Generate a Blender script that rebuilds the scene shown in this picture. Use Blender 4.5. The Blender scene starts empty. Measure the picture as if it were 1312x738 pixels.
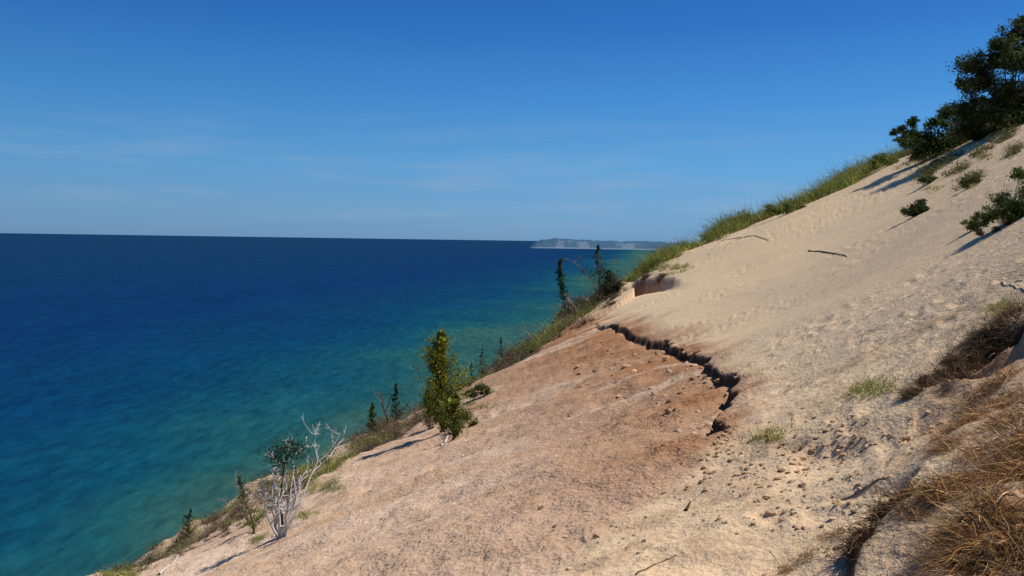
import bpy, math
import numpy as np
RS = np.random.RandomState(11)
f = 1030.0
# ------------------------------------------------------------------ camera
pit = math.radians(3.39); rho = math.radians(0.84)
F = np.array([0, math.cos(pit), -math.sin(pit)])
Hh = np.array([1.0, 0, 0]); Vv = np.array([0, math.sin(pit), math.cos(pit)])
Rr = math.cos(rho)*Hh + math.sin(rho)*Vv
Uu = -math.sin(rho)*Hh + math.cos(rho)*Vv
import mathutils
cam = bpy.data.cameras.new("camera"); camo = bpy.data.objects.new("camera", cam)
bpy.context.scene.collection.objects.link(camo)
m = mathutils.Matrix(((Rr[0], Uu[0], -F[0], 0), (Rr[1], Uu[1], -F[1], 0), (Rr[2], Uu[2], -F[2], 0), (0, 0, 0, 1)))
camo.matrix_world = m
cam.sensor_width = 36; cam.lens = 36*f/1312; cam.clip_start = 0.1; cam.clip_end = 1e6
bpy.context.scene.camera = camo

def sight(px, py):
    px = np.atleast_1d(np.asarray(px, float)); py = np.atleast_1d(np.asarray(py, float))
    return F[None] + Rr[None]*((px-656)/f)[:, None] + Uu[None]*((369-py)/f)[:, None]

# ------------------------------------------------------------------ noise
def hsh(a, b, seed):
    k = (a*374761393+b*668265263+seed*144269+1013) & 0x7fffffff
    k = ((k ^ (k >> 13))*1274126177) & 0x7fffffff
    return ((k ^ (k >> 16)) & 0xffff)/65535.0
def vnoise(x, y, seed=0):
    xf = np.floor(x); yf = np.floor(y); xi = xf.astype(np.int64); yi = yf.astype(np.int64)
    u = x-xf; v = y-yf; u = u*u*u*(u*(u*6-15)+10); v = v*v*v*(v*(v*6-15)+10)
    return ((hsh(xi, yi, seed)*(1-u)+hsh(xi+1, yi, seed)*u)*(1-v)+(hsh(xi, yi+1, seed)*(1-u)+hsh(xi+1, yi+1, seed)*u)*v)*2-1
def fbm(x, y, o=4, seed=0):
    s = 0; a = 1; t = 0
    for i in range(o):
        s = s+a*vnoise(x*2**i+i*17.3, y*2**i-i*9.1, seed+i*7); t += a; a *= .5
    return s/t
def sstep(a, b, x):
    t = np.clip((x-a)/(b-a), 0, 1); return t*t*(3-2*t)
def dents(x, y, cell, seed):
    xi = np.floor(x/cell).astype(np.int64); yi = np.floor(y/cell).astype(np.int64); out = np.zeros_like(x)
    for a in (-1, 0, 1):
        for b in (-1, 0, 1):
            cx = xi+a; cy = yi+b
            px = (cx+.1+.8*hsh(cx, cy, seed))*cell; py = (cy+.1+.8*hsh(cx, cy, seed+1))*cell; rd = cell*(.12+.2*hsh(cx, cy, seed+2))
            d = np.hypot(x-px, y-py)/rd; out = out-rd*.34*np.exp(-d*d*1.5)+rd*.13*np.exp(-((d-1.4)/.4)**2)
    return out

# ------------------------------------------------------------------ terrain surface
PHI = math.radians(9.6); SL = .51; EYE = 1.6
ridge = [(-500,1150,9),(-200,930,12),(135,740,17),(230,694,18.5),(300,655,20),(360,632,22),(430,592,25),(480,562,28),(560,528,32),
 (620,475,38),(680,437,43),(735,395,47),(775,374,48),(810,345,49),(880,320,52),(930,299,54),(1000,279,57),(1045,256,58),
 (1110,217,61),(1160,207,64),(1200,192,67),(1250,166,71),(1312,142,76),(1420,85,84)]
inner = [(200,738,14.7),(360,738,8.2),(360,690,12.5),(460,738,6.6),(460,660,10.5),(460,610,16),
 (560,738,5.6),(560,650,8.8),(560,590,15),(640,600,10),(640,530,18),(640,480,28),
 (720,738,4.4),(720,600,8.2),(720,500,17.5),(720,440,30),
 (850,738,3.8),(850,600,6.4),(850,500,12.5),(850,436,21),(850,370,38),
 (1000,738,3.5),(1000,600,5.35),(1000,500,8.8),(1000,400,18),(1000,330,34),
 (1150,738,3.0),(1150,550,4.9),(1150,450,7.3),(1150,330,16),(1150,260,35),
 (1300,738,2.5),(1300,560,3.6),(1300,400,5.9),(1300,320,8.6),(1300,230,17),(1300,180,33)]
def toP(l):
    a = np.array(l, float); return sight(a[:, 0], a[:, 1])*a[:, 2:3]
RP = toP(ridge); IP = toP(inner); AP = np.vstack([RP[1:], IP])
def plane(x, y): return -EYE+SL*(x*math.cos(PHI)-y*math.sin(PHI))
def conf(P): return np.stack([np.arctan2(P[:, 0], P[:, 1]), np.log(np.hypot(P[:, 0], P[:, 1]))], 1)
CP = conf(AP); rr = np.exp(CP[:, 1]); CV = (AP[:, 2]-plane(AP[:, 0], AP[:, 1]))/rr
ex = [(a, l) for a in (-2.6, -1.7, 1.3, 2.0, 2.8) for l in (-.5, 1, 2.5, 4, 4.6)]+[(a, -.3) for a in (-.8, 0, .8)]
CP = np.vstack([CP, np.array(ex)]); CV = np.concatenate([CV, np.zeros(len(ex))])
def tps(d2): return .5*d2*np.log(d2+1e-9)
n = len(CP); D2 = ((CP[:, None]-CP[None])**2).sum(-1)
A = np.zeros((n+3, n+3)); A[:n, :n] = tps(D2)+np.eye(n)*.004; A[:n, n] = 1; A[:n, n+1:] = CP; A[n, :n] = 1; A[n+1:, :n] = CP.T
W = np.linalg.solve(A, np.concatenate([CV, [0, 0, 0]]))
def resid(az, lr):
    s = W[n]+W[n+1]*az+W[n+2]*lr
    for i in range(n): s = s+W[i]*tps((az-CP[i, 0])**2+(lr-CP[i, 1])**2)
    return s
rc = conf(RP)
RAZ = np.concatenate([[-3.2, -2.4], rc[:, 0], [1.1, 1.6, 3.2]]); RRR = np.concatenate([[30, 14], np.exp(rc[:, 1]), [95, 100, 30]])
def ridge_r(az): return np.interp(az, RAZ, RRR)*(1+.03*vnoise(az*22, az*0, 5)+.012*vnoise(az*70, az*0, 6))
def base_h(x, y):
    r = np.maximum(np.hypot(x, y), .3); az = np.arctan2(x, y); R = ridge_r(az)
    rcl = np.minimum(r, R*1.05); lr = np.log(rcl)
    w = 1-sstep(1.4, 2.6, np.abs(az))
    z = plane(x, y)+r*resid(az, lr)*w
    e = np.maximum(r-R, 0); k = np.interp(az, [-1, .5, .75, 1.1], [.5, .5, .35, .3])
    z = z-k*e*e/(e+3)-sstep(.55, .75, az)*.25*np.maximum(e-5, 0)
    return np.maximum(z, -113)
def march(fn, px, py, clampR=True):
    d = sight(px, py); N = len(d); t = np.exp(np.linspace(math.log(1.2), math.log(140), 330))
    P = d[:, None, :]*t[None, :, None]
    g = P[..., 2]-fn(P[..., 0].ravel(), P[..., 1].ravel()).reshape(N, -1)
    hit = g < 0; out = np.zeros((N, 3))
    for i in range(N):
        if hit[i].any():
            k = int(np.argmax(hit[i])); k = max(k, 1); s = g[i, k-1]/(g[i, k-1]-g[i, k]+1e-9); tt = t[k-1]+(t[k]-t[k-1])*s
        else:
            tt = t[int(np.argmin(g[i]/t))]
        out[i] = d[i]*tt
    out[:, 2] = fn(out[:, 0], out[:, 1])
    return out
def pl(pts): a = np.array(pts, float); return conf(march(base_h, a[:, 0], a[:, 1]))
crack = pl([(756,408),(785,418),(805,428),(840,434),(868,440),(886,452),(905,462),(925,468),(936,484),(946,505),(940,525),(931,545),(930,566)])
bank = pl([(780,386),(794,371),(812,361),(835,357),(865,357),(896,363)])
bank2 = pl([(1160,510),(1195,486),(1222,458),(1262,428),(1330,398)])
cr2 = pl([(1185,598),(1150,628),(1125,660),(1103,690),(1088,742)])
hump = pl([(1010,585),(1090,560),(1180,520),(1320,470)])
scarb = pl([(715,405),(758,408),(785,418),(840,434),(868,440),(905,462),(925,468),(946,505),(930,545),(925,575),(850,640),(765,695),(700,745),(640,820)])
def sdist(az, lr, P):
    best = np.full(az.shape, 1e9); sg = np.ones(az.shape); tt = np.zeros(az.shape); bc = np.zeros(az.shape); m_ = len(P)-1
    for i in range(m_):
        dx, dy = P[i+1]-P[i]; L2 = dx*dx+dy*dy
        qx = az-P[i, 0]; qy = lr-P[i, 1]
        t = np.clip((qx*dx+qy*dy)/L2, 0, 1); d2 = (qx-t*dx)**2+(qy-t*dy)**2
        c = (dx*qy-dy*qx)/math.sqrt(L2)
        b = (d2 < best-1e-10) | ((np.abs(d2-best) <= 1e-10) & (np.abs(c) > np.abs(bc)))
        best = np.where(b, d2, best); sg = np.where(b, np.sign(c), sg); tt = np.where(b, (i+t)/m_, tt); bc = np.where(b, c, bc)
    return np.sqrt(best)*sg, tt
def scarp(x, y, az, lr, r, P, Hh_, wid, dec, jag, seed, trench=0.3, ta=.07, tb=.07):
    d, t = sdist(az, lr, P); d = d*r
    d = d+jag*fbm(x/(jag*5), y/(jag*5), 4, seed)
    tap = sstep(0, ta, t)*sstep(0, tb, 1-t)
    hv = Hh_*tap*(1+.35*vnoise(t*14, t*0, seed))
    lo = 1-sstep(-wid, 0, d)
    h = -hv*lo*np.exp(np.minimum(d, 0)/dec) - trench*hv*np.exp(-((d+wid*1.3)/(wid*1.2))**2)
    face = tap*sstep(-wid*1.8, -wid*.8, d)*(1-sstep(-.02, .02, d))
    return h, d, face, t
def full(x, y, masks=False):
    z = base_h(x, y)
    r = np.maximum(np.hypot(x, y), .3); az = np.arctan2(x, y); lr = np.log(r); R = ridge_r(az)
    xs = x*math.cos(PHI)-y*math.sin(PHI); ys = x*math.sin(PHI)+y*math.cos(PHI)
    near = np.clip(r/7, .25, 1)
    ds, _ = sdist(az, lr, scarb)
    scar = (1-sstep(-.03, .05, ds+.03*fbm(x, y, 3, 3)))
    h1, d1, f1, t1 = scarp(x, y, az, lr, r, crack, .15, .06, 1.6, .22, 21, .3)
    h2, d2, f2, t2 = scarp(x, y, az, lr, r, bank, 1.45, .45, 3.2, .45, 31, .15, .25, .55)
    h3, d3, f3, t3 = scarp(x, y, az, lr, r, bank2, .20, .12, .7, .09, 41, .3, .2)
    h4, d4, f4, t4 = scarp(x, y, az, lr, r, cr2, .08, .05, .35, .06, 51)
    h5, d5, f5, t5 = scarp(x, y, az, lr, r, hump, .12, .30, .8, .12, 61, 0, .3, .1)
    z = z+h1+h2+h3+h4+h5
    left = 1-sstep(.05, .25, az)
    rz = np.exp(-((r-R)/(R*(.07+.05*left)))**2)*(1-.6*sstep(.2, .45, az))
    z = z+near*(.22*fbm(x/7, y/7, 3, 1)+.05*fbm(x/1.6, y/1.6, 3, 2)*(.5+.5*scar))
    wy = ys+.9*fbm(x/2.2, y/2.2, 3, 77)
    z = z+scar*near*(.04*fbm(xs/5, wy/.8, 3, 8)+.12*fbm(x/2.6+fbm(x, y, 2, 5), y/2.0, 4, 19)+.055*fbm(x/.4, y/.4, 3, 9))
    z = z+rz*(.38+.25*left)*fbm(x/1.5, y/1.5, 4, 12)
    wx = x+.25*fbm(x/.6, y/.6, 2, 71); wyy = y+.25*fbm(x/.6, y/.6, 2, 72)
    fm = sstep(.0, .35, fbm(x/3.5, y/3.5, 3, 70)+.18)*(1-.6*scar)
    z = z+fm*dents(wx, wyy, .42, 80)*1.05*np.clip(r/6, .4, 1)
    tr = (1-scar)*sstep(0, 1.2, 9.5-r)
    z = z+tr*.035*fbm(x/.28, y/.28, 4, 15)*near
    br = np.exp(-((az-.565)/.085)**2-((lr-1.08)/.22)**2)
    z = z+br*(.12+.22*fbm(x/.22, y/.22, 4, 18))
    br2 = np.exp(-((az-.60)/.07)**2-((lr-1.42)/.22)**2)
    z = z+br2*.12*fbm(x/.25, y/.25, 4, 28)
    z = np.maximum(z, -113)
    if not masks: return z
    red = scar*np.exp(np.minimum(d1, 0)/np.maximum(.21*r, .3))*sstep(-.35, .45, fbm(xs/3.0, wy/1.0, 4, 33)+.3)
    red = np.clip(red*1.35, 0, 1)
    d3c = np.exp(-((d3+.28)/.30)**2)*sstep(.45, .52, az)
    red = np.maximum(red, .9*d3c)
    red = np.maximum(red, .7*br); red = np.maximum(red, .65*br2*sstep(-.4, .3, fbm(x/.3, y/.3, 3, 29)))
    red = np.maximum(red, .85*f2)
    dark = np.clip(np.maximum.reduce([f1, f2*(.25+.75*(1-sstep(.25, .5, t2)))*sstep(-.7, .2, fbm(x/.8, y/.8, 3, 3)), f3, f4, .95*br*sstep(-.1, .2, fbm(x/.22, y/.22, 4, 18)*-1), .8*br2*sstep(.0, .3, fbm(x/.25, y/.25, 4, 28)*-1)]), 0, 1)  # dark humus on scarp faces, plus undercut and hollow shade put into colour
    soil = np.clip(rz*(.5+1.1*fbm(x/1.6, y/1.6, 4, 44)), 0, 1)
    return z, scar, red, dark, soil, tr
def G(px, py): return march(full, px, py)
def G1(px, py): return G([px], [py])[0]

# ------------------------------------------------------------------ mesh helpers
def mkobj(name, V, Fs, mats, cols=None, midx=None, smooth=False, attrs=None):
    me = bpy.data.meshes.new(name); V = np.asarray(V, np.float32)
    me.vertices.add(len(V)); me.vertices.foreach_set("co", V.ravel())
    lens = np.concatenate([np.full(len(q), q.shape[1]) for q in Fs]); loops = np.concatenate([q.ravel() for q in Fs])
    me.loops.add(len(loops)); me.loops.foreach_set("vertex_index", loops.astype(np.int32))
    me.polygons.add(len(lens)); st = np.concatenate([[0], np.cumsum(lens)[:-1]])
    me.polygons.foreach_set("loop_start", st.astype(np.int32))
    if midx is not None: me.polygons.foreach_set("material_index", midx.astype(np.int32))
    me.polygons.foreach_set("use_smooth", np.full(len(lens), smooth))
    for mm in mats: me.materials.append(mm)
    me.update(calc_edges=True)
    al = dict(attrs or {})
    if cols is not None: al["Col"] = cols
    for k, c in al.items():
        a = me.color_attributes.new(k, 'FLOAT_COLOR', 'POINT')
        c4 = np.ones((len(V), 4), np.float32); c4[:, :3] = c; a.data.foreach_set("color", c4.ravel())
    o = bpy.data.objects.new(name, me); bpy.context.scene.collection.objects.link(o); return o
class MB:
    def __init__(s): s.V = []; s.Q = {}; s.C = []; s.n = 0
    def add(s, V, Fc, C, mi=0):
        V = np.asarray(V, float).reshape(-1, 3); C = np.broadcast_to(np.asarray(C, float), (len(V), 3))
        s.V.append(V); s.C.append(C); s.Q.setdefault((Fc.shape[1], mi), []).append(Fc+s.n); s.n += len(V)
    def obj(s, name, mats, smooth=False):
        Fs = []; mi = []
        for (w, i), l in s.Q.items():
            q = np.vstack(l); Fs.append(q); mi.append(np.full(len(q), i))
        return mkobj(name, np.vstack(s.V), Fs, mats, np.vstack(s.C), np.concatenate(mi), smooth)
def unit(v): return v/(np.linalg.norm(v, axis=-1, keepdims=True)+1e-9)
def leaves(mb, P, s, col, mi=0, up=None, ar=.45):
    N = len(P); u = RS.normal(size=(N, 3))
    if up is not None: u = u*.6+up
    u = unit(u); v = unit(np.cross(u, RS.normal(size=(N, 3)))); s = np.broadcast_to(s, (N,))[:, None]
    V = np.stack([P+u*s, P+v*s*ar, P-u*s, P-v*s*ar], 1).reshape(-1, 3)
    mb.add(V, np.arange(4*N).reshape(N, 4), np.repeat(np.broadcast_to(col, (N, 3)), 4, 0), mi)
def strands(mb, P, d, L, w, droop, col, nseg=3, curl=0, mi=0):
    N = len(P); L = np.broadcast_to(L, (N,))[:, None]; w = np.broadcast_to(w, (N,))[:, None]
    dr = np.broadcast_to(droop, (N,))[:, None]
    side = unit(np.cross(d, RS.normal(size=(N, 3)))); cv = RS.normal(size=(N, 3))*curl; c2 = RS.normal(size=(N, 3))*curl
    rows = []
    for k in range(nseg+1):
        t = k/nseg
        p = P+d*L*t+np.array([0, 0, -1.])*dr*L*t*t+cv*L*t*t+c2*L*math.sin(t*5)*.35
        ww = w*(1-.85*t)
        rows += [p-side*ww/2, p+side*ww/2]
    V = np.stack(rows, 1); K = 2*(nseg+1); idx = np.arange(N)[:, None]*K
    q = [np.concatenate([idx+2*k, idx+2*k+1, idx+2*k+3, idx+2*k+2], 1) for k in range(nseg)]
    mb.add(V.reshape(-1, 3), np.vstack(q), np.repeat(np.broadcast_to(col, (N, 3)), K, 0), mi)
def tube(mb, path, rad, col, ns=6, mi=0):
    path = np.asarray(path, float); n_ = len(path); tg = unit(np.gradient(path, axis=0))
    ref = np.array([.31, .83, .2]); a = unit(np.cross(tg, ref)); b = np.cross(tg, a)
    th = np.arange(ns)*2*math.pi/ns; rad = np.broadcast_to(rad, (n_,))
    V = path[:, None]+rad[:, None, None]*(a[:, None]*np.cos(th)[None, :, None]+b[:, None]*np.sin(th)[None, :, None])
    i = np.arange(n_-1)[:, None]*ns; j = np.arange(ns)[None]; j2 = (j+1) % ns
    q = np.stack([i+j, i+j2, i+ns+j2, i+ns+j], -1).reshape(-1, 4)
    mb.add(V.reshape(-1, 3), q, col, mi)

# ------------------------------------------------------------------ node helpers
def newmat(name):
    mt = bpy.data.materials.new(name); mt.use_nodes = True; nt = mt.node_tree; nt.nodes.clear()
    return mt, nt, nt.nodes, nt.links
def nd(nt, t, **kw):
    x = nt.nodes.new(t)
    for k, v in kw.items(): setattr(x, k, v)
    return x
def mixc(nt, fac, a, b, mode='MIX'):
    x = nt.nodes.new('ShaderNodeMix'); x.data_type = 'RGBA'; x.blend_type = mode
    for s, v in ((0, fac), (6, a), (7, b)):
        if isinstance(v, (int, float)): x.inputs[s].default_value = v
        elif isinstance(v, tuple): x.inputs[s].default_value = v+(1,)
        else: nt.links.new(v, x.inputs[s])
    return x.outputs[2]
def mth(nt, op, a, b=0.0, c=0.0, clamp=False):
    x = nt.nodes.new('ShaderNodeMath'); x.operation = op; x.use_clamp = clamp
    for s, v in enumerate((a, b, c)):
        if isinstance(v, (int, float)): x.inputs[s].default_value = v
        else: nt.links.new(v, x.inputs[s])
    return x.outputs[0]
def mr(nt, v, a, b, c=0., d=1.):
    x = nt.nodes.new('ShaderNodeMapRange'); nt.links.new(v, x.inputs[0])
    for i, q in enumerate((a, b, c, d)): x.inputs[i+1].default_value = q
    return x.outputs[0]
def noise(nt, vec, scale, det=4, rough=.55):
    x = nt.nodes.new('ShaderNodeTexNoise'); x.inputs['Scale'].default_value = scale; x.inputs['Detail'].default_value = det
    x.inputs['Roughness'].default_value = rough; nt.links.new(vec, x.inputs['Vector']); return x.outputs[0]
def ramp(nt, v, stops):
    cr = nd(nt, 'ShaderNodeValToRGB'); nt.links.new(v, cr.inputs[0]); el = cr.color_ramp.elements
    el[0].position = stops[0][0]; el[0].color = stops[0][1]+(1,); el[1].position = stops[-1][0]; el[1].color = stops[-1][1]+(1,)
    for p_, c_ in stops[1:-1]:
        e = el.new(p_); e.color = c_+(1,)
    return cr.outputs[0]

def foliage_mat(name, trans=.3):
    mt, nt, N, L = newmat(name)
    at = nd(nt, 'ShaderNodeAttribute', attribute_name='Col')
    d = nd(nt, 'ShaderNodeBsdfDiffuse'); t = nd(nt, 'ShaderNodeBsdfTranslucent'); mx = nd(nt, 'ShaderNodeMixShader')
    mx.inputs[0].default_value = trans; o = nd(nt, 'ShaderNodeOutputMaterial')
    L.new(at.outputs[0], d.inputs[0]); L.new(at.outputs[0], t.inputs[0]); L.new(d.outputs[0], mx.inputs[1]); L.new(t.outputs[0], mx.inputs[2]); L.new(mx.outputs[0], o.inputs[0])
    return mt
M_leaf = foliage_mat("leaf_foliage"); M_grass = foliage_mat("grass_blade", .25); M_dry = foliage_mat("dry_stem", .1)
def bark_mat(name):
    mt, nt, N, L = newmat(name); at = nd(nt, 'ShaderNodeAttribute', attribute_name='Col'); tc = nd(nt, 'ShaderNodeTexCoord')
    ns = noise(nt, tc.outputs['Object'], 25, 3); c = mixc(nt, 1.0, at.outputs[0], mixc(nt, ns, (.5, .5, .5), (1.25, 1.2, 1.15)), 'MULTIPLY')
    b = nd(nt, 'ShaderNodeBsdfDiffuse'); L.new(c, b.inputs[0])
    o = nd(nt, 'ShaderNodeOutputMaterial'); L.new(b.outputs[0], o.inputs[0]); return mt
M_bark = bark_mat("weathered_bark")

# ------------------------------------------------------------------ sand material
mt, nt, N, L = newmat("dune_sand"); M_sand = mt
tc = nd(nt, 'ShaderNodeTexCoord'); ob = tc.outputs['Object']
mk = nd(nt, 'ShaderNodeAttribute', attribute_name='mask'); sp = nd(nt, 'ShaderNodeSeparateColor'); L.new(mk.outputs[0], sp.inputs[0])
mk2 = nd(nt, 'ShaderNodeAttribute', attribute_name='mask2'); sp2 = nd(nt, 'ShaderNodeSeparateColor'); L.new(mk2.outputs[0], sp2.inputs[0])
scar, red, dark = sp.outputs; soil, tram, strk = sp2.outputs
nmid = noise(nt, ob, 1.7, 4, .6); nfine = noise(nt, ob, 22, 3, .7); ngr = noise(nt, ob, 120, 1, .7); n7 = noise(nt, ob, 5.5, 3, .65)
c_s = mixc(nt, mr(nt, nmid, .25, .75), (.74, .53, .315), (.79, .58, .355))
c_s = mixc(nt, mr(nt, nmid, .52, .78, 0, .45), c_s, (.55, .375, .215))
c_sc = mixc(nt, mr(nt, strk, .1, .9), (.53, .355, .22), (.72, .54, .385))
c_sc = mixc(nt, mr(nt, nmid, .48, .72, 0, .5), c_sc, (.45, .285, .165))
c_sc = mixc(nt, mr(nt, n7, .52, .72, 0, .45), c_sc, (.40, .25, .15))
c_sc = mixc(nt, mr(nt, nfine, .60, .70, 0, .45), c_sc, (.78, .70, .60))
c = mixc(nt, scar, c_s, c_sc)
c = mixc(nt, mth(nt, 'MULTIPLY', tram, mr(nt, nmid, .42, .62, 0, .6)), c, (.46, .30, .17))
redc = mixc(nt, mr(nt, n7, .35, .65), (.47, .235, .11), (.34, .16, .07))
c = mixc(nt, mth(nt, 'MULTIPLY', red, mr(nt, strk, .2, .6, .6, .97)), c, redc)
c = mixc(nt, mth(nt, 'MULTIPLY', soil, mr(nt, nmid, .35, .6)), c, (.20, .135, .08))
c = mixc(nt, mth(nt, 'MULTIPLY', dark, .9), c, (.045, .028, .016))  # dark soil tone with painted undercut and cavity shade
c = mixc(nt, 1.0, c, mixc(nt, mr(nt, nfine, .25, .75), (.82, .81, .80), (1.12, 1.12, 1.12)), 'MULTIPLY')
hgt = mth(nt, 'MULTIPLY', nmid, .05)
hgt = mth(nt, 'MULTIPLY_ADD', nfine, .024, hgt)
hgt = mth(nt, 'MULTIPLY_ADD', ngr, .004, hgt)
hgt = mth(nt, 'MULTIPLY_ADD', n7, mth(nt, 'MULTIPLY_ADD', scar, .055, .018), hgt)
bp = nd(nt, 'ShaderNodeBump'); bp.inputs['Distance'].default_value = 1; bp.inputs['Strength'].default_value = .9; L.new(hgt, bp.inputs['Height'])
b = nd(nt, 'ShaderNodeBsdfDiffuse'); b.inputs['Roughness'].default_value = .6
L.new(c, b.inputs[0]); L.new(bp.outputs[0], b.inputs['Normal']); o = nd(nt, 'ShaderNodeOutputMaterial'); L.new(b.outputs[0], o.inputs[0])

# ------------------------------------------------------------------ terrain mesh
azs = np.concatenate([np.linspace(-math.pi, -.72, 60)[:-1], np.linspace(-.72, .72, 1150), np.linspace(.72, math.pi, 60)[1:-1]])
lrs = np.concatenate([np.arange(math.log(.5), math.log(92), .0085), np.linspace(math.log(92), math.log(700), 45)[1:]])
AZ, LR = np.meshgrid(azs, lrs); nr, na = AZ.shape
X = np.exp(LR)*np.sin(AZ); Y = np.exp(LR)*np.cos(AZ)
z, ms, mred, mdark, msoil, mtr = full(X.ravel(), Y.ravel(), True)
xr = X.ravel(); yr = Y.ravel()
xs_ = xr*math.cos(PHI)-yr*math.sin(PHI); ys_ = xr*math.sin(PHI)+yr*math.cos(PHI)+.9*fbm(xr/2.2, yr/2.2, 3, 77)
stk = .5+.5*fbm(xs_/3.0, ys_/.7, 5, 90)+.4*fbm(xr/3, yr/3, 3, 91)
V = np.stack([xr, yr, z], 1); V = np.vstack([V, [[0, 0, -EYE]]])
i = np.arange(nr-1)[:, None]*na; j = np.arange(na)[None]; j2 = (j+1) % na
Q = np.stack([i+j, i+na+j, i+na+j2, i+j2], -1).reshape(-1, 4)[:, ::-1]
T = np.stack([np.full(na, nr*na), np.arange(na), (np.arange(na)+1) % na], 1)[:, ::-1]
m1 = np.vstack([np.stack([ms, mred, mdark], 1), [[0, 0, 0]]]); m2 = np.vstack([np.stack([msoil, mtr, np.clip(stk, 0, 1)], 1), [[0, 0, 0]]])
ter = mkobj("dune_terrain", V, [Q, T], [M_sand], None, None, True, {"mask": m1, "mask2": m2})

# ------------------------------------------------------------------ lake
mt, nt, N, L = newmat("lake_water")
tc = nd(nt, 'ShaderNodeTexCoord'); ob = tc.outputs['Object']
mp = nd(nt, 'ShaderNodeMapping'); mp.inputs['Rotation'].default_value = (0, 0, PHI); L.new(ob, mp.inputs[0])
sx = nd(nt, 'ShaderNodeSeparateXYZ'); L.new(mp.outputs[0], sx.inputs[0])
big = noise(nt, ob, .006, 3); big2 = noise(nt, mp.outputs[0], .0012, 2)
off = mth(nt, 'ADD', mth(nt, 'MULTIPLY', sx.outputs[0], -1.0), mr(nt, big, .3, .7, -50, 50))
off = mth(nt, 'ADD', off, mr(nt, big2, .3, .7, -60, 60))
lg = mth(nt, 'LOGARITHM', mth(nt, 'MAXIMUM', off, 60.), 10.)
colr = ramp(nt, mr(nt, lg, 2.1, 3.9), [(0, (.024, .080, .062)), (.07, (.009, .068, .069)), (.15, (.003, .051, .077)), (.24, (.001, .035, .081)), (.40, (.0008, .024, .078)), (1, (.003, .028, .074))])
mpw = nd(nt, 'ShaderNodeMapping'); mpw.inputs['Rotation'].default_value = (0, 0, .5); mpw.inputs['Scale'].default_value = (1, .35, 1); L.new(ob, mpw.inputs[0])
w1 = noise(nt, mpw.outputs[0], .16, 4, .75); w2 = noise(nt, mpw.outputs[0], .02, 3, .6)
col = mixc(nt, 1.0, colr, mixc(nt, mr(nt, w1, .3, .7), (.55, .64, .70), (1.48, 1.38, 1.32)), 'MULTIPLY')  # light and dark of waves put into the colour; surface stays flat
col = mixc(nt, 1.0, col, mixc(nt, mr(nt, w2, .3, .7), (.88, .88, .9), (1.12, 1.12, 1.1)), 'MULTIPLY')
d = nd(nt, 'ShaderNodeBsdfDiffuse'); L.new(col, d.inputs[0]); g = nd(nt, 'ShaderNodeBsdfGlossy'); g.inputs['Roughness'].default_value = .35
g.inputs[0].default_value = (.6, .8, 1, 1)
mx = nd(nt, 'ShaderNodeMixShader'); mx.inputs[0].default_value = .04; L.new(d.outputs[0], mx.inputs[1]); L.new(g.outputs[0], mx.inputs[2])
o = nd(nt, 'ShaderNodeOutputMaterial'); L.new(mx.outputs[0], o.inputs[0]); M_lake = mt
rs_ = np.array([30, 100, 200, 400, 800, 1600, 3200, 7000, 16000, 40000, 120000, 420000.]); th = np.arange(96)*2*math.pi/96
V = np.stack([np.outer(rs_, np.sin(th)).ravel(), np.outer(rs_, np.cos(th)).ravel(), np.full(len(rs_)*96, -110.)], 1)
i = np.arange(len(rs_)-1)[:, None]*96; j = np.arange(96)[None]; j2 = (j+1) % 96
mkobj("lake", V, [np.stack([i+j, i+j2, i+96+j2, i+96+j], -1).reshape(-1, 4)], [M_lake])

# ------------------------------------------------------------------ distant headland
mt, nt, N, L = newmat("far_headland"); at = nd(nt, 'ShaderNodeAttribute', attribute_name='Col')
tc = nd(nt, 'ShaderNodeTexCoord'); ns = noise(nt, tc.outputs['Object'], .01, 4)
c = mixc(nt, 1.0, at.outputs[0], mixc(nt, ns, (.75, .75, .8), (1.25, 1.25, 1.2)), 'MULTIPLY')
d = nd(nt, 'ShaderNodeBsdfDiffuse'); L.new(c, d.inputs[0]); o = nd(nt, 'ShaderNodeOutputMaterial'); L.new(d.outputs[0], o.inputs[0])
U_ = np.linspace(0, 1, 320); Wd = np.linspace(0, 1, 30); UU, WW = np.meshgrid(U_, Wd)
x0, x1 = (676-656)/f*12000, 6500
XX = x0+(x1-x0)*UU+200*fbm(UU*9, UU*0, 3, 4); YY = 12000-900*UU+WW*1600
crest = np.interp(U_, [0, .012, .03, .07, .12, .2, .3, .5, 1], [0, 85, 132, 146, 142, 124, 118, 114, 150])+9*fbm(U_*50, U_*0, 4, 2)
prof = np.interp(Wd, [0, .03, .2, .4, 1], [0, .04, .75, 1, .9])
ZZ = -111+crest[None]*prof[:, None]*(1+.12*fbm(UU*60, WW*5, 3, 6))
sand_p = sstep(.15, .45, fbm(UU*60, WW*3, 3, 7))*(WW < .22)*(UU < .30)
colh = np.array([.052, .105, .165])[None]*(1-sand_p.ravel()[:, None])+np.array([.12, .165, .21])[None]*sand_p.ravel()[:, None]  # bluish distance haze mixed into the forest and sand colours
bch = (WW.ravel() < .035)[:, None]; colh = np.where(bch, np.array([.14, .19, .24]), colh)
i = np.arange(29)[:, None]*320; j = np.arange(319)[None]
mkobj("distant_headland_hills", np.stack([XX.ravel(), YY.ravel(), ZZ.ravel()], 1), [np.stack([i+j, i+j+1, i+321+j, i+320+j], -1).reshape(-1, 4)], [mt], colh, None, True)

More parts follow.
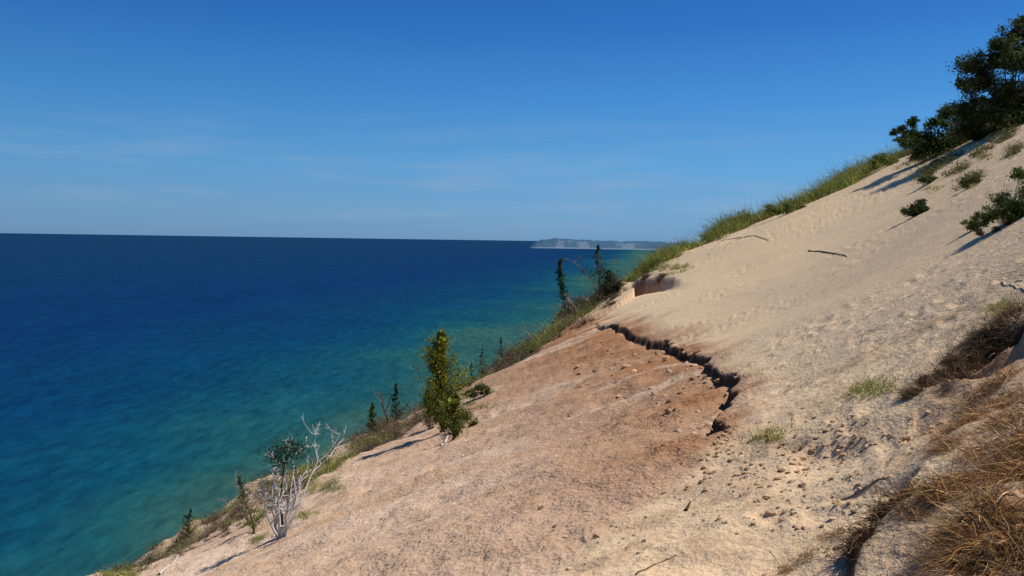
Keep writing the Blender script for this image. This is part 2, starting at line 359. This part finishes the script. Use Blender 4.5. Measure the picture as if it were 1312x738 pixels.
# ------------------------------------------------------------------ grass on ridge
def shade(col, N, v=.3, b=0):
    k = np.exp(RS.normal(size=(N, 1))*v); h = RS.normal(size=(N, 1))*.12
    return np.clip(np.array(col)[None]*k*np.concatenate([1+h, 1+h*.2, 1-h], 1), 0, 1)
def ridge_pts(px0, px1, n_, lo, hi, py=300, per=9, sp=.008, humped=False):
    c0 = sight([px0], [py]); c1 = sight([px1], [py]); a0 = math.atan2(c0[0, 0], c0[0, 1]); a1 = math.atan2(c1[0, 0], c1[0, 1])
    nc = max(3, n_//per); cl = RS.uniform(a0, a1, nc); cr_ = RS.uniform(lo, hi, nc); k = RS.randint(0, nc, n_)
    q = RS.normal(size=n_); az = cl[k]+q*sp; r = ridge_r(az)*(1+cr_[k]+RS.normal(size=n_)*.008); x = r*np.sin(az); y = r*np.cos(az)
    kk = np.exp(RS.normal(size=nc)*.3)[k]*np.exp(-.25*q*q)
    if humped: kk = kk*(.35+.85*np.sin(math.pi*np.clip((az-a0)/(a1-a0), 0, 1))**.8)
    return np.stack([x, y, full(x, y)], 1), r, kk
def tufts(mb, C, r, hpx, nb, col, colv=.3, spread=.35, wpx=.35, drp=.5):
    N = len(C); hh = np.minimum(hpx, 38)*r/f*RS.uniform(.5, 1.15, N)
    P = np.repeat(C, nb, 0); Lr = np.repeat(hh, nb)*RS.uniform(.5, 1.05, N*nb); rr_ = np.repeat(r, nb)
    P = P+RS.normal(size=P.shape)*np.array([1, 1, .1])*(Lr*spread)[:, None]; P[:, 2] = full(P[:, 0], P[:, 1])-.02
    d = unit(np.stack([RS.normal(size=N*nb)*.5-.08, RS.normal(size=N*nb)*.5, np.ones(N*nb)], 1))
    base = np.repeat(shade(col, N, .30), nb, 0)*np.exp(RS.normal(size=(N*nb, 1))*colv)
    dry = RS.rand(N*nb, 1) < .2; base = np.where(dry, np.array([[.36, .29, .13]])*np.exp(RS.normal(size=(N*nb, 1))*.2), base)
    strands(mb, P, d, Lr, np.maximum(.006, wpx*rr_/f), RS.uniform(.2, drp+.3, N*nb), base, 3, .1)
mb = MB(); GR = (.20, .225, .05)
for px0, px1, py, h, n_, lo, hi, nc_ in [(806,898,320,34,300,-.03,.02,10),(902,984,290,44,330,-.06,.02,8),(988,1036,265,36,170,-.05,.02,5),(1044,1122,235,44,330,-.06,.02,8),(1030,1130,235,10,80,-.04,.02,20),
  (1122,1160,205,32,140,-.06,.02,5),(1150,1200,205,20,100,-.06,.02,6),(1190,1330,170,18,320,-.14,.02,24),(590,700,450,18,300,-.18,.02,20),(690,760,400,15,120,-.10,.02,10),(445,560,550,19,220,-.22,.02,16),(120,300,700,16,320,-.14,.03,26),(300,450,630,22,320,-.26,.02,24)]:
    C, r, k = ridge_pts(px0, px1, n_, lo, hi, py, max(1, n_//nc_), .008, 800 < px0 < 1140 and h > 15); tufts(mb, C, r, h*k, 36, GR, wpx=.55)
mb.obj("beach_grass", [M_grass])
for (px, py, w, h, n_) in [(1122,498,30,28,22),(982,562,18,32,14),(1240,236,12,10,8),(1196,243,8,10,6),(845,345,30,13,20),(872,344,20,12,14),(725,405,14,10,10),(1285,395,16,24,20),(415,625,30,18,30),(385,660,16,14,20),(1205,208,30,8,16),(330,690,14,14,14),(610,520,20,12,16),(1265,200,24,8,16),(1060,705,10,22,6)]:
    C = G(px+RS.normal(size=n_)*w*.5, py+RS.normal(size=n_)*h*.12+(-.35*RS.normal(size=n_)*w*.5*.6)); r = np.hypot(C[:, 0], C[:, 1]); q = MB()
    tufts(q, C, r, h, 28, (.25, .25, .08), wpx=.55); q.obj("dune_grass_tuft", [M_grass])

# ------------------------------------------------------------------ brushwood / scrub on ridge
def scrub(mb, C, r, hpx, nt_, col, leafcol=None, nl=60, lsz=.9):
    N = len(C); hpx = hpx*np.ones(N); P = np.repeat(C, nt_, 0); hh = np.repeat(hpx*r/f, nt_)*RS.uniform(.3, 1.1, N*nt_)
    d = unit(np.stack([RS.normal(size=N*nt_)*.8, RS.normal(size=N*nt_)*.8, np.abs(RS.normal(size=N*nt_))*.6+.1], 1))
    strands(mb, P, d, hh, np.repeat(.45*r/f, nt_), RS.uniform(-.1, .5, N*nt_), shade(col, N*nt_, .4), 4, .35)
    if leafcol is not None:
        P = np.repeat(C, nl, 0)+RS.normal(size=(N*nl, 3))*np.array([.5, .5, .25])*np.repeat(hpx*r/f, nl)[:, None]+np.array([0, 0, .25])*np.repeat(hpx*r/f, nl)[:, None]
        leaves(mb, P, np.repeat(lsz*r/f, nl)*RS.uniform(.6, 1.5, N*nl), np.repeat(shade(leafcol, N, .3), nl, 0)*np.exp(RS.normal(size=(N*nl, 1))*.35), 1)
mb = MB()
for px0, px1, py, h, n_, lo, hi, lc in [(455,565,550,21,150,-.24,.0,None),(560,650,490,16,120,-.22,.02,(.09,.10,.03)),(640,760,400,17,180,-.18,.02,(.10,.085,.05)),(735,788,385,20,80,-.07,.02,(.05,.055,.03)),
   (215,345,660,19,120,-.20,.0,None),(330,430,640,20,90,-.24,.02,(.06,.075,.03)),(440,560,550,15,70,-.18,.02,(.09,.12,.03)),(1150,1330,180,15,130,-.10,.02,(.065,.075,.03)),(150,240,700,13,60,-.1,.02,(.08,.1,.035)),(902,1120,270,14,60,-.04,.01,(.10,.12,.035))]:
    C, r, k = ridge_pts(px0, px1, n_, lo, hi, py, 6); scrub(mb, C, r, h*k, 36, (.15, .105, .07), lc)
pc = np.array([(1175,204,14),(1205,196,16),(1240,180,16),(1275,160,16),(1300,158,14),(1228,218,12),(1190,222,8),(1258,196,12),(1215,205,14),(1285,180,9),(1300,195,6),(1245,232,10)], float)
k = RS.randint(0, len(pc), 200); a_ = pc[k, 0]+RS.normal(size=200)*pc[k, 2]*.7; b_ = pc[k, 1]+RS.normal(size=200)*3-.5*(a_-pc[k, 0])
C = G(a_, b_); r = np.hypot(C[:, 0], C[:, 1]); scrub(mb, C, r, RS.uniform(5, 15, 200), 22, (.16, .12, .07), (.10, .115, .04), 70, .9)
mb.obj("ridge_scrub", [M_dry, M_leaf])

# ------------------------------------------------------------------ trees
def conifer(name, px, py, hpx, wpx, nb, nl, col, lean=(0, 0), asc=.8, tstart=.05, prof=None, lpx=1.1, bare=0.):
    b0 = G1(px, py); r = math.hypot(b0[0], b0[1]); H = hpx*r/f; Wd_ = wpx*r/f/2; mb = MB(); b0 = b0-np.array([0, 0, .06])
    t = np.linspace(0, 1, 12); path = b0+np.stack([lean[0]*H*t**1.5+.02*H*np.sin(t*7), lean[1]*H*t, H*t], 1)
    tube(mb, path, .022*H*(1-t*.92), (.16, .12, .09), 7, 1)
    prof = prof or (lambda u: (1-u)**.75*min(1, u*5+.45))
    for k in range(nb):
        u = tstart+(1-tstart)*(k+RS.rand())/nb; p0 = np.array([np.interp(u, t, path[:, q]) for q in range(3)])
        Lb = max(.03*H, Wd_*prof(u)*RS.uniform(.4, 1.4)); a = k*2.4+RS.normal()*.4; e = asc*RS.uniform(.6, 1.3)
        dd = np.array([math.cos(a), math.sin(a), e]); s = np.linspace(0, 1, 5)[:, None]
        bpth = p0+dd*Lb*s+np.array([0, 0, .25])*Lb*s*s; tube(mb, bpth, .006*H*(1-.8*s[:, 0]), (.13, .10, .07), 4, 1)
        if RS.rand() < bare: continue
        q = RS.rand(nl)**.7; P = p0+dd*Lb*q[:, None]+np.array([0, 0, .25])*Lb*(q**2)[:, None]+RS.normal(size=(nl, 3))*(.12*Lb+.009*H)*np.array([1, 1, .8])
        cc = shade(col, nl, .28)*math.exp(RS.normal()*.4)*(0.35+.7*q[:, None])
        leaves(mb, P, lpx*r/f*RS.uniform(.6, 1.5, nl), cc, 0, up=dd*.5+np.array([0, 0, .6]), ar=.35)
    leaves(mb, path[-1]+RS.normal(size=(30, 3))*np.array([.01, .01, .04])*H, lpx*r/f, shade(col, 30), 0, up=np.array([0, 0, 1.]))
    return mb.obj(name, [M_leaf, M_bark])
cedar_prof = lambda u: (1-u)**.85*min(1, u*2.2+.55)
conifer("cedar_tree", 566, 554, 130, 84, 84, 130, (.20, .215, .03), (-.02, 0), 1.0, .02, cedar_prof, 1.7)
conifer("cedar_sapling", 580, 564, 60, 54, 50, 60, (.16, .18, .03), (.05, 0), .9, .03, cedar_prof, 1.5)
conifer("cedar_sapling", 550, 550, 54, 40, 44, 50, (.10, .12, .03), (-.05, 0), .9, .03, cedar_prof, 1.4)
conifer("young_spruce", 722, 392, 68, 19, 46, 46, (.06, .10, .03), (-.09, 0), .3, .25, None, 1.1)
conifer("young_spruce", 768, 376, 66, 38, 50, 34, (.06, .075, .03), (-.06, 0), .45, .06, None, 1.05, .25)
conifer("cedar_sapling", 477, 545, 40, 22, 26, 60, (.09, .14, .03), (0, 0), .9, .05, cedar_prof, 1.2)
conifer("cedar_sapling", 617, 462, 40, 20, 22, 24, (.10, .12, .035), (0, 0), .8, .15, cedar_prof, 1.0, .2)
conifer("cedar_sapling", 642, 446, 30, 14, 20, 24, (.09, .11, .03), (0, 0), .8, .1, cedar_prof, 1.0, .2)
conifer("cedar_sapling", 604, 470, 28, 14, 20, 24, (.09, .11, .03), (0, 0), .8, .1, cedar_prof, 1.0, .2)
conifer("cedar_sapling", 240, 690, 38, 22, 24, 30, (.06, .09, .025), (.1, 0), .8, .1, cedar_prof, 1.2, .2)
conifer("cedar_sapling", 780, 372, 26, 34, 34, 40, (.05, .06, .025), (0, 0), .7, .1, None, 1.1)

def branchy(mb, p, d, L, r0, depth, col, wig=.25, kids=(2, 4), upb=.15, minr=.004, fl=(.3, .5)):
    nseg = 7; pts = [p]; dd = d.copy(); rad = [r0]
    for k in range(nseg):
        dd = unit(dd+RS.normal(size=3)*wig*.45+np.array([0, 0, upb*.4])); pts.append(pts[-1]+dd*L/nseg); rad.append(r0*(1-.75*(k+1)/nseg)+minr*.3)
    tube(mb, pts, np.array(rad), np.array(col)*RS.uniform(.85, 1.1), 6 if r0 > .02 else 4, 0)
    if depth == 0: return
    for k in range(RS.randint(kids[0], kids[1]+1)):
        i_ = RS.randint(2, nseg+1); nd_ = unit(dd*.75+RS.normal(size=3)*.46+np.array([0, 0, .2]))
        branchy(mb, pts[i_], nd_, L*RS.uniform(*fl), max(rad[i_]*.7, minr), depth-1, col, wig, kids, upb, minr, fl)
def dead_tree(name, px, py, stems, col, thick=1., depth=3, ls=.72, kids=(3, 4), wig=.30):
    b0 = G1(px, py); r = math.hypot(b0[0], b0[1]); s = r/f; mb = MB()
    for dx, dz, dy in stems:
        v = np.array([dx, dy, dz], float)*s; Lt = np.linalg.norm(v)*ls
        branchy(mb, b0+np.array([RS.normal()*3*s, 0, -.05]), unit(v), Lt, 1.9*s*thick, depth, col, wig, kids, .06, .42*s)
    return mb.obj(name, [M_bark], True), b0, s
RS = np.random.RandomState(21)
o_, b0, s_ = dead_tree("dead_birch_tree", 358, 690, [(64, 146, 8), (30, 146, -12), (0, 136, 8), (-34, 118, 0), (10, 120, 14), (50, 122, 5), (-20, 100, -8), (-50, 84, 0), (20, 80, 0), (-40, 50, 5)], (.70, .65, .60), 1.1, 3, .68, (3, 4), .28)
mb = MB()
for dx, dz, rx, nn in [(6, 112, 13, 420), (-4, 100, 9, 220), (16, 108, 9, 200), (4, 92, 10, 160)]:
    P = b0+np.array([dx, 12, dz])*s_+RS.normal(size=(nn, 3))*np.array([rx, rx, rx*.55])*s_; leaves(mb, P, 1.8*s_*RS.uniform(.6, 1.4, nn), shade((.035, .055, .022), nn, .3), 0)
tube(mb, [b0+np.array([2, 12, -6])*s_, b0+np.array([-3, 12, 50])*s_, b0+np.array([6, 12, 108])*s_], [2*s_, 1.5*s_, .7*s_], (.1, .08, .06), 5, 1)
mb.obj("small_juniper_tree", [M_leaf, M_bark])
dead_tree("dead_sapling", 500, 548, [(-8, 78, 0), (12, 55, 0), (-14, 45, 3)], (.20, .16, .13), .5, 2, .75)
dead_tree("dead_sapling", 322, 672, [(-12, 70, 0), (6, 50, 0), (-22, 50, 0)], (.24, .2, .16), .55, 2, .75)
dead_tree("dead_sapling", 770, 378, [(-10, 58, 0), (12, 48, 0), (20, 30, 3)], (.22, .18, .14), .45, 2, .75)
dead_tree("dead_sapling", 745, 400, [(-30, 22, 0), (-12, 30, 0), (16, 18, 3), (-40, 8, 0)], (.34, .28, .23), .5, 2, .8)
dead_tree("dead_sapling", 690, 440, [(-24, 24, 0), (-6, 26, 0), (20, 12, 3)], (.34, .28, .23), .45, 2, .8)
conifer("juniper_shrub", 508, 548, 58, 28, 28, 40, (.04, .06, .022), (-.03, 0), .8, .1, None, 1.2, .3)
conifer("juniper_shrub", 325, 684, 74, 34, 38, 36, (.09, .11, .03), (-.25, 0), .8, .05, None, 1.2, .3)

def shrub(name, px, py, clumps, col, dens=1., lpx=1.5, tcol=(.10, .08, .06), thin=1.):
    b0 = G1(px, py); r = math.hypot(b0[0], b0[1]); s = r/f; mb = MB()
    for dx, dz, rad in clumps:
        dy = RS.normal()*rad*.6; c_ = b0+np.array([dx, dy, dz])*s
        mid = b0+np.array([dx*.35+RS.normal()*2, dy*.4, dz*.55])*s; t = np.linspace(0, 1, 7)[:, None]
        pth = (1-t)**2*(b0-np.array([0, 0, 2*s]))+2*t*(1-t)*mid+t*t*c_; tube(mb, pth, (1.1-.8*t[:, 0])*s*thin*max(.35, rad/14), tcol, 5, 1)
        nsub = max(5, int(rad*rad*.12)+5)
        for k in range(nsub):
            u = unit(RS.normal(size=3)); cc = c_+u*rad*s*RS.uniform(.1, 1.3)*np.array([1, 1, .8]); nn = int(60*dens); rs = rad*s*RS.uniform(.18, .46)+s*.7
            tube(mb, [c_, (c_+cc)/2+RS.normal(size=3)*s*.5, cc], np.array([.35, .25, .15])*s*thin, tcol, 4, 1)
            P = cc+RS.normal(size=(nn, 3))*rs*.6*np.array([1.1, 1.1, .8]); sh = math.exp(RS.normal()*.45)
            leaves(mb, P, lpx*s*RS.uniform(.6, 1.4, nn), shade(col, nn, .3)*sh, 0)
    return mb.obj(name, [M_leaf, M_bark])
DG = (.06, .078, .03)
shrub("oak_tree", 1292, 165, [(-36, 68, 15), (-18, 86, 14), (4, 102, 15), (20, 112, 13), (-46, 46, 12), (-26, 52, 15), (-2, 66, 16), (12, 84, 14), (26, 80, 17), (-10, 36, 15), (-32, 28, 13), (10, 38, 16), (20, 34, 17), (45, 60, 22), (40, 100, 18), (-36, 10, 13), (-12, 14, 14), (12, 14, 15), (-50, 20, 10), (-14, 70, 12)], DG, 1.3, 1.45)
shrub("oak_shrub", 1195, 202, [(-36, 14, 11), (-20, 26, 12), (0, 38, 11), (14, 50, 11), (24, 28, 13), (-4, 18, 13), (-40, 30, 7), (10, 12, 13), (38, 20, 12), (-16, 8, 11), (30, 44, 8), (-28, 38, 7)], (.06, .085, .028), 1.4, 1.35)
shrub("oak_shrub", 1250, 180, [(-14, 14, 13), (4, 24, 13), (18, 32, 13), (34, 14, 14), (0, 6, 11), (22, 8, 11)], (.085, .085, .035), 1.3, 1.3)
for args in [(1174, 277, [(-8, 5, 7), (0, 11, 7), (7, 6, 7), (6, 15, 5), (12, 8, 4), (-2, 3, 7)], (.045, .07, .025)), (1292, 288, [(-14, 12, 11), (-4, 26, 11), (12, 38, 12), (24, 20, 13), (16, 54, 9), (2, 8, 12), (-22, 4, 8), (18, 6, 12), (4, 18, 12), (26, 40, 12)], (.10, .14, .035)),
   (1253, 292, [(-5, 6, 7), (5, 13, 7), (0, 2, 7)], (.09, .12, .03)), (1188, 236, [(-5, 4, 6), (5, 8, 5)], (.06, .08, .03)), (1244, 240, [(-8, 4, 6), (3, 8, 6), (10, 3, 5)], (.10, .11, .045)),
   (1270, 300, [(-14, 2, 5), (4, 2, 6), (16, 1, 6)], (.10, .075, .045)), (615, 510, [(-12, 8, 9), (0, 13, 9), (10, 8, 8)], (.10, .12, .035)), (784, 380, [(-8, 8, 9), (4, 12, 8), (0, 3, 9)], (.045, .045, .025)), (592, 548, [(-8, 8, 10), (6, 12, 10), (14, 4, 8)], (.13, .14, .04)), (735, 392, [(-6, 5, 6), (6, 6, 6)], (.06, .07, .03)), (1136, 214, [(-12, 5, 8), (0, 9, 10), (12, 6, 8)], (.14, .17, .045)), (1008, 274, [(-16, 4, 8), (0, 9, 10), (14, 6, 8)], (.14, .16, .045)), (952, 292, [(-14, 4, 8), (4, 11, 11), (18, 5, 8)], (.14, .16, .045))]:
    shrub("juniper_shrub", args[0], args[1], args[2], args[3], 1.2, 1.15, thin=.6)

# ------------------------------------------------------------------ foreground dry mats
RS = np.random.RandomState(77)
def mat_strands(name, pix, N, lpx, cols, wpx, droop, curl, dirb=(-.3, -.2, .4), nseg=6, thr=-.12):
    mb = MB(); pix = np.array(pix, float); k = RS.randint(0, len(pix), N)
    c_ = G(pix[:, 0], pix[:, 1]); r = np.hypot(c_[:, 0], c_[:, 1])
    P = c_[k]+RS.normal(size=(N, 3))*(pix[k, 2]*r[k]/f)[:, None]*np.array([1, 1, 0]); P[:, 2] = full(P[:, 0], P[:, 1])
    clump = fbm(P[:, 0]/.09, P[:, 1]/.09, 3, 5); keep = clump+RS.normal(size=N)*.15 > thr; P = P[keep]; k = k[keep]; N = len(P)
    cl = np.array(cols)[RS.randint(0, len(cols), N)]*np.exp(RS.normal(size=(N, 1))*.35)
    gx = fbm(P[:, 0]/.25, P[:, 1]/.25, 2, 8)*1.4; gy = fbm(P[:, 0]/.25, P[:, 1]/.25, 2, 9)*1.4
    d = unit(RS.normal(size=(N, 3))*np.array([.4, .4, .25])+np.array(dirb)[None]+np.stack([gx, gy, gx*0], 1)); s = r[k]/f
    strands(mb, P, d, lpx*s*RS.uniform(.3, 1.2, N)*np.where(RS.rand(N) < .06, 1.6, 1.), wpx*s*RS.uniform(.5, 1.4, N), RS.uniform(0, droop, N), cl, nseg, curl)
    return mb.obj(name, [M_dry])
fib = [(.42, .20, .065), (.46, .27, .11), (.26, .12, .045), (.52, .36, .17), (.12, .07, .04)]
mat_strands("exposed_root_mat", [(1290,650,26),(1300,610,22),(1255,660,22),(1290,715,25),(1240,725,20),(1205,640,14),(1180,636,12),(1240,615,16),(1312,690,24),(1265,690,22),(1305,580,18)], 15000, 38, fib, .8, 1.1, .4, (-.35, -.3, .15))
mat_strands("exposed_root_mat", [(1290,700,16),(1240,705,14),(1255,690,12),(1165,630,9),(1125,668,7),(1140,650,7),(1108,690,5)], 3600, 26, [(.04, .025, .018), (.08, .045, .025), (.2, .12, .06)], 1.3, 1.2, .5, (-.4, -.3, .1))
mat_strands("dry_brush", [(1172,504,5),(1190,492,6),(1205,480,8),(1222,464,9),(1240,452,9),(1262,438,9),(1285,418,9),(1300,402,8),(1215,490,6),(1235,478,7),(1255,462,6)], 7500, 17,
   [(.13, .08, .05), (.08, .05, .033), (.22, .14, .08), (.12, .105, .045), (.30, .2, .12)], .6, .7, .45, (-.3, -.3, .3))
mat_strands("dry_brush", [(1240,540,12),(1255,505,12),(1220,570,12),(1285,485,12),(1290,540,12),(1300,575,14),(1265,575,12),(1300,510,12),(1275,525,10),(1205,560,8)], 5200, 24, [(.5, .33, .16), (.42, .25, .11), (.25, .14, .07), (.34, .18, .08)], .65, 1., .45, (-.4, -.2, .15))
mat_strands("dry_brush", [(1030,715,8),(1055,690,7),(1080,680,6),(1010,730,6)], 620, 22, [(.42, .30, .16), (.34, .22, .12)], .6, .8, .4, (-.5, -.2, .2))
mat_strands("dry_brush", [(786,374,4),(794,366,3),(776,384,5),(787,382,5),(783,390,4),(812,357,2),(830,354,2),(850,354,2)], 2000, 11, [(.06, .04, .028), (.10, .07, .045), (.2, .15, .1)], .55, 1.2, .5, (-.4, -.5, .0), thr=-1)

# ------------------------------------------------------------------ clods & stones
import bmesh
bm = bmesh.new(); bmesh.ops.create_icosphere(bm, subdivisions=2, radius=1); bm.verts.ensure_lookup_table()
IV = np.array([v.co[:] for v in bm.verts]); IF = np.array([[v.index for v in q.verts] for q in bm.faces]); bm.free()
def stones(name, P, size, cols, mat, flat=.6):
    mb = MB(); N = len(P)
    for k in range(N):
        s = size[k]; v = IV*(1+.28*np.sin(IV@RS.normal(size=(3, 1))*3+RS.rand()*6)+.15*np.sin(IV@RS.normal(size=(3, 1))*6))
        v = v*np.array([RS.uniform(.7, 1.4), RS.uniform(.7, 1.4), flat*RS.uniform(.7, 1.2)])*s; a = RS.rand()*6.28
        v = v@np.array([[math.cos(a), math.sin(a), 0], [-math.sin(a), math.cos(a), 0], [0, 0, 1]])
        mb.add(P[k]+v+np.array([0, 0, s*.12]), IF, np.array(cols[RS.randint(len(cols))])*RS.uniform(.8, 1.15))
    return mb.obj(name, [mat])
def scatter(regs):
    out = []
    for px, py, wx, wy, n_ in regs: out.append(np.stack([px+RS.normal(size=n_)*wx, py+RS.normal(size=n_)*wy], 1))
    a = np.vstack(out); a = a[(a[:, 1] < 760)]; return G(a[:, 0], a[:, 1])
P = scatter([(1040,590,40,25,110),(960,600,25,18,60),(1090,560,40,16,60),(900,610,40,25,50),(930,560,12,12,40),(900,485,26,10,60),(850,450,24,7,50),(960,650,50,30,80),(1050,650,50,30,70),(780,690,60,25,40),(1180,560,40,20,40),(880,530,30,20,60),(800,480,40,20,60)])
r = np.hypot(P[:, 0], P[:, 1]); stones("sand_clods", P, np.abs(RS.normal(size=len(P)))*1.6*r/f+.6*r/f, [(.50, .34, .20), (.40, .25, .14), (.62, .44, .27), (.24, .15, .09)], M_bark)
P = scatter([(600,600,60,30,420),(520,650,60,35,300),(690,560,60,40,220),(430,690,40,25,140),(640,680,60,30,120),(780,560,60,50,120)])
r = np.hypot(P[:, 0], P[:, 1]); stones("pebbles", P, RS.uniform(.35, 1.05, len(P))*r/f, [(.85, .78, .70), (.5, .42, .36), (.76, .68, .58)], M_bark)

# ------------------------------------------------------------------ driftwood
def stick(pts, rpx, col, name="driftwood_stick", lift=.3, stub=True):
    a = np.array(pts, float); P = G(a[:, 0], a[:, 1]); r = np.hypot(P[:, 0], P[:, 1]); mb = MB(); t = np.linspace(0, len(P)-1, 14)
    pth = np.stack([np.interp(t, np.arange(len(P)), P[:, q]) for q in range(3)], 1); s = np.mean(r)/f
    pth[:, 2] = full(pth[:, 0], pth[:, 1]); pth = pth+RS.normal(size=pth.shape)*.3*s; pth[:, 2] += lift*rpx*s
    tube(mb, pth, rpx*s*np.linspace(1, .4, 14), col, 6, 0)
    k = RS.randint(4, 10); e = unit(RS.normal(size=3)*np.array([1, .5, .2])+np.array([0, 0, .1]))
    if stub: tube(mb, [pth[k], pth[k]+e*rpx*3*s, pth[k]+e*rpx*5*s], [rpx*.5*s, rpx*.35*s, rpx*.2*s], col, 5, 0)
    return mb.obj(name, [M_bark], True)
stick([(1036,322),(1062,324),(1086,329)], 1.1, (.14, .09, .06))
stick([(908,326),(925,308),(950,304),(985,308)], .8, (.34, .28, .21)); stick([(928,318),(942,308),(968,302)], .6, (.3, .24, .18))
stick([(1076,640),(1108,628),(1140,612)], 1.8, (.26, .18, .11)); stick([(565,572),(575,556),(585,543)], 1.5, (.7, .66, .6), stub=False)
stick([(520,610),(545,590),(562,575)], 1., (.4, .34, .28), stub=False); stick([(205,737),(222,722),(236,708)], 1.8, (.6, .54, .48))
stick([(815,737),(840,722),(866,712)], 1.6, (.18, .12, .08), stub=False); stick([(1284,362),(1296,366),(1316,374)], 1.4, (.5, .42, .34)); stick([(1290,368),(1300,362),(1318,364)], 1.0, (.42, .34, .26))
stick([(878,655),(884,646)], 2.6, (.07, .05, .035), stub=False)

# ------------------------------------------------------------------ light
EL = math.radians(60); AZS = math.radians(97)
sd = np.array([math.sin(AZS)*math.cos(EL), math.cos(AZS)*math.cos(EL), math.sin(EL)])
sl = bpy.data.lights.new("sun", 'SUN'); sl.energy = 5.0; sl.angle = math.radians(.5); sl.color = (1, .96, .90)
so = bpy.data.objects.new("sun", sl); bpy.context.scene.collection.objects.link(so)
so.rotation_euler = mathutils.Vector(sd).to_track_quat('Z', 'Y').to_euler()
wd = bpy.data.worlds.new("World"); bpy.context.scene.world = wd; wd.use_nodes = True; nt = wd.node_tree; nt.nodes.clear()
ST = .08
sk = nd(nt, 'ShaderNodeTexSky'); sk.sky_type = 'NISHITA'; sk.sun_disc = False; sk.sun_elevation = EL; sk.sun_rotation = AZS
sk.altitude = 300; sk.air_density = 1.0; sk.dust_density = .5; sk.ozone_density = 1.0
tc = nd(nt, 'ShaderNodeTexCoord'); sz = nd(nt, 'ShaderNodeSeparateXYZ'); nt.links.new(tc.outputs['Generated'], sz.inputs[0])
K = 1/ST
grad = ramp(nt, mr(nt, sz.outputs[2], 0, 1), [(0, (.135, .315, .55)), (.035, (.14, .355, .63)), (.09, (.10, .35, .69)), (.16, (.048, .27, .67)), (.25, (.015, .165, .54)), (.33, (.008, .112, .44)), (1, (.008, .07, .28))])
ml = nd(nt, 'ShaderNodeVectorMath', operation='SCALE'); ml.inputs['Scale'].default_value = K; nt.links.new(grad, ml.inputs[0])
hz = mixc(nt, .90, sk.outputs[0], ml.outputs[0])
lr_ = mr(nt, sz.outputs[0], -.55, .6, .88, 1.10)
ml2 = nd(nt, 'ShaderNodeVectorMath', operation='SCALE'); nt.links.new(hz, ml2.inputs[0]); nt.links.new(lr_, ml2.inputs['Scale'])
mp = nd(nt, 'ShaderNodeMapping'); mp.inputs['Scale'].default_value = (2.2, 2.2, 22); nt.links.new(tc.outputs['Generated'], mp.inputs[0])
cn = noise(nt, mp.outputs[0], 2.2, 5, .55)
band = mth(nt, 'MULTIPLY', mr(nt, sz.outputs[2], .0, .03), mr(nt, sz.outputs[2], .08, .17, 1, 0))
cf = mth(nt, 'MULTIPLY', mr(nt, cn, .48, .72, 0, .26), band)
cc = mixc(nt, cf, ml2.outputs[0], (4.6, 5.5, 6.8))
bg = nd(nt, 'ShaderNodeBackground'); bg.inputs[1].default_value = ST; nt.links.new(cc, bg.inputs[0])
wo = nd(nt, 'ShaderNodeOutputWorld'); nt.links.new(bg.outputs[0], wo.inputs[0])
sc = bpy.context.scene; sc.view_settings.view_transform = 'Standard'; sc.view_settings.look = 'None'; sc.view_settings.exposure = 0
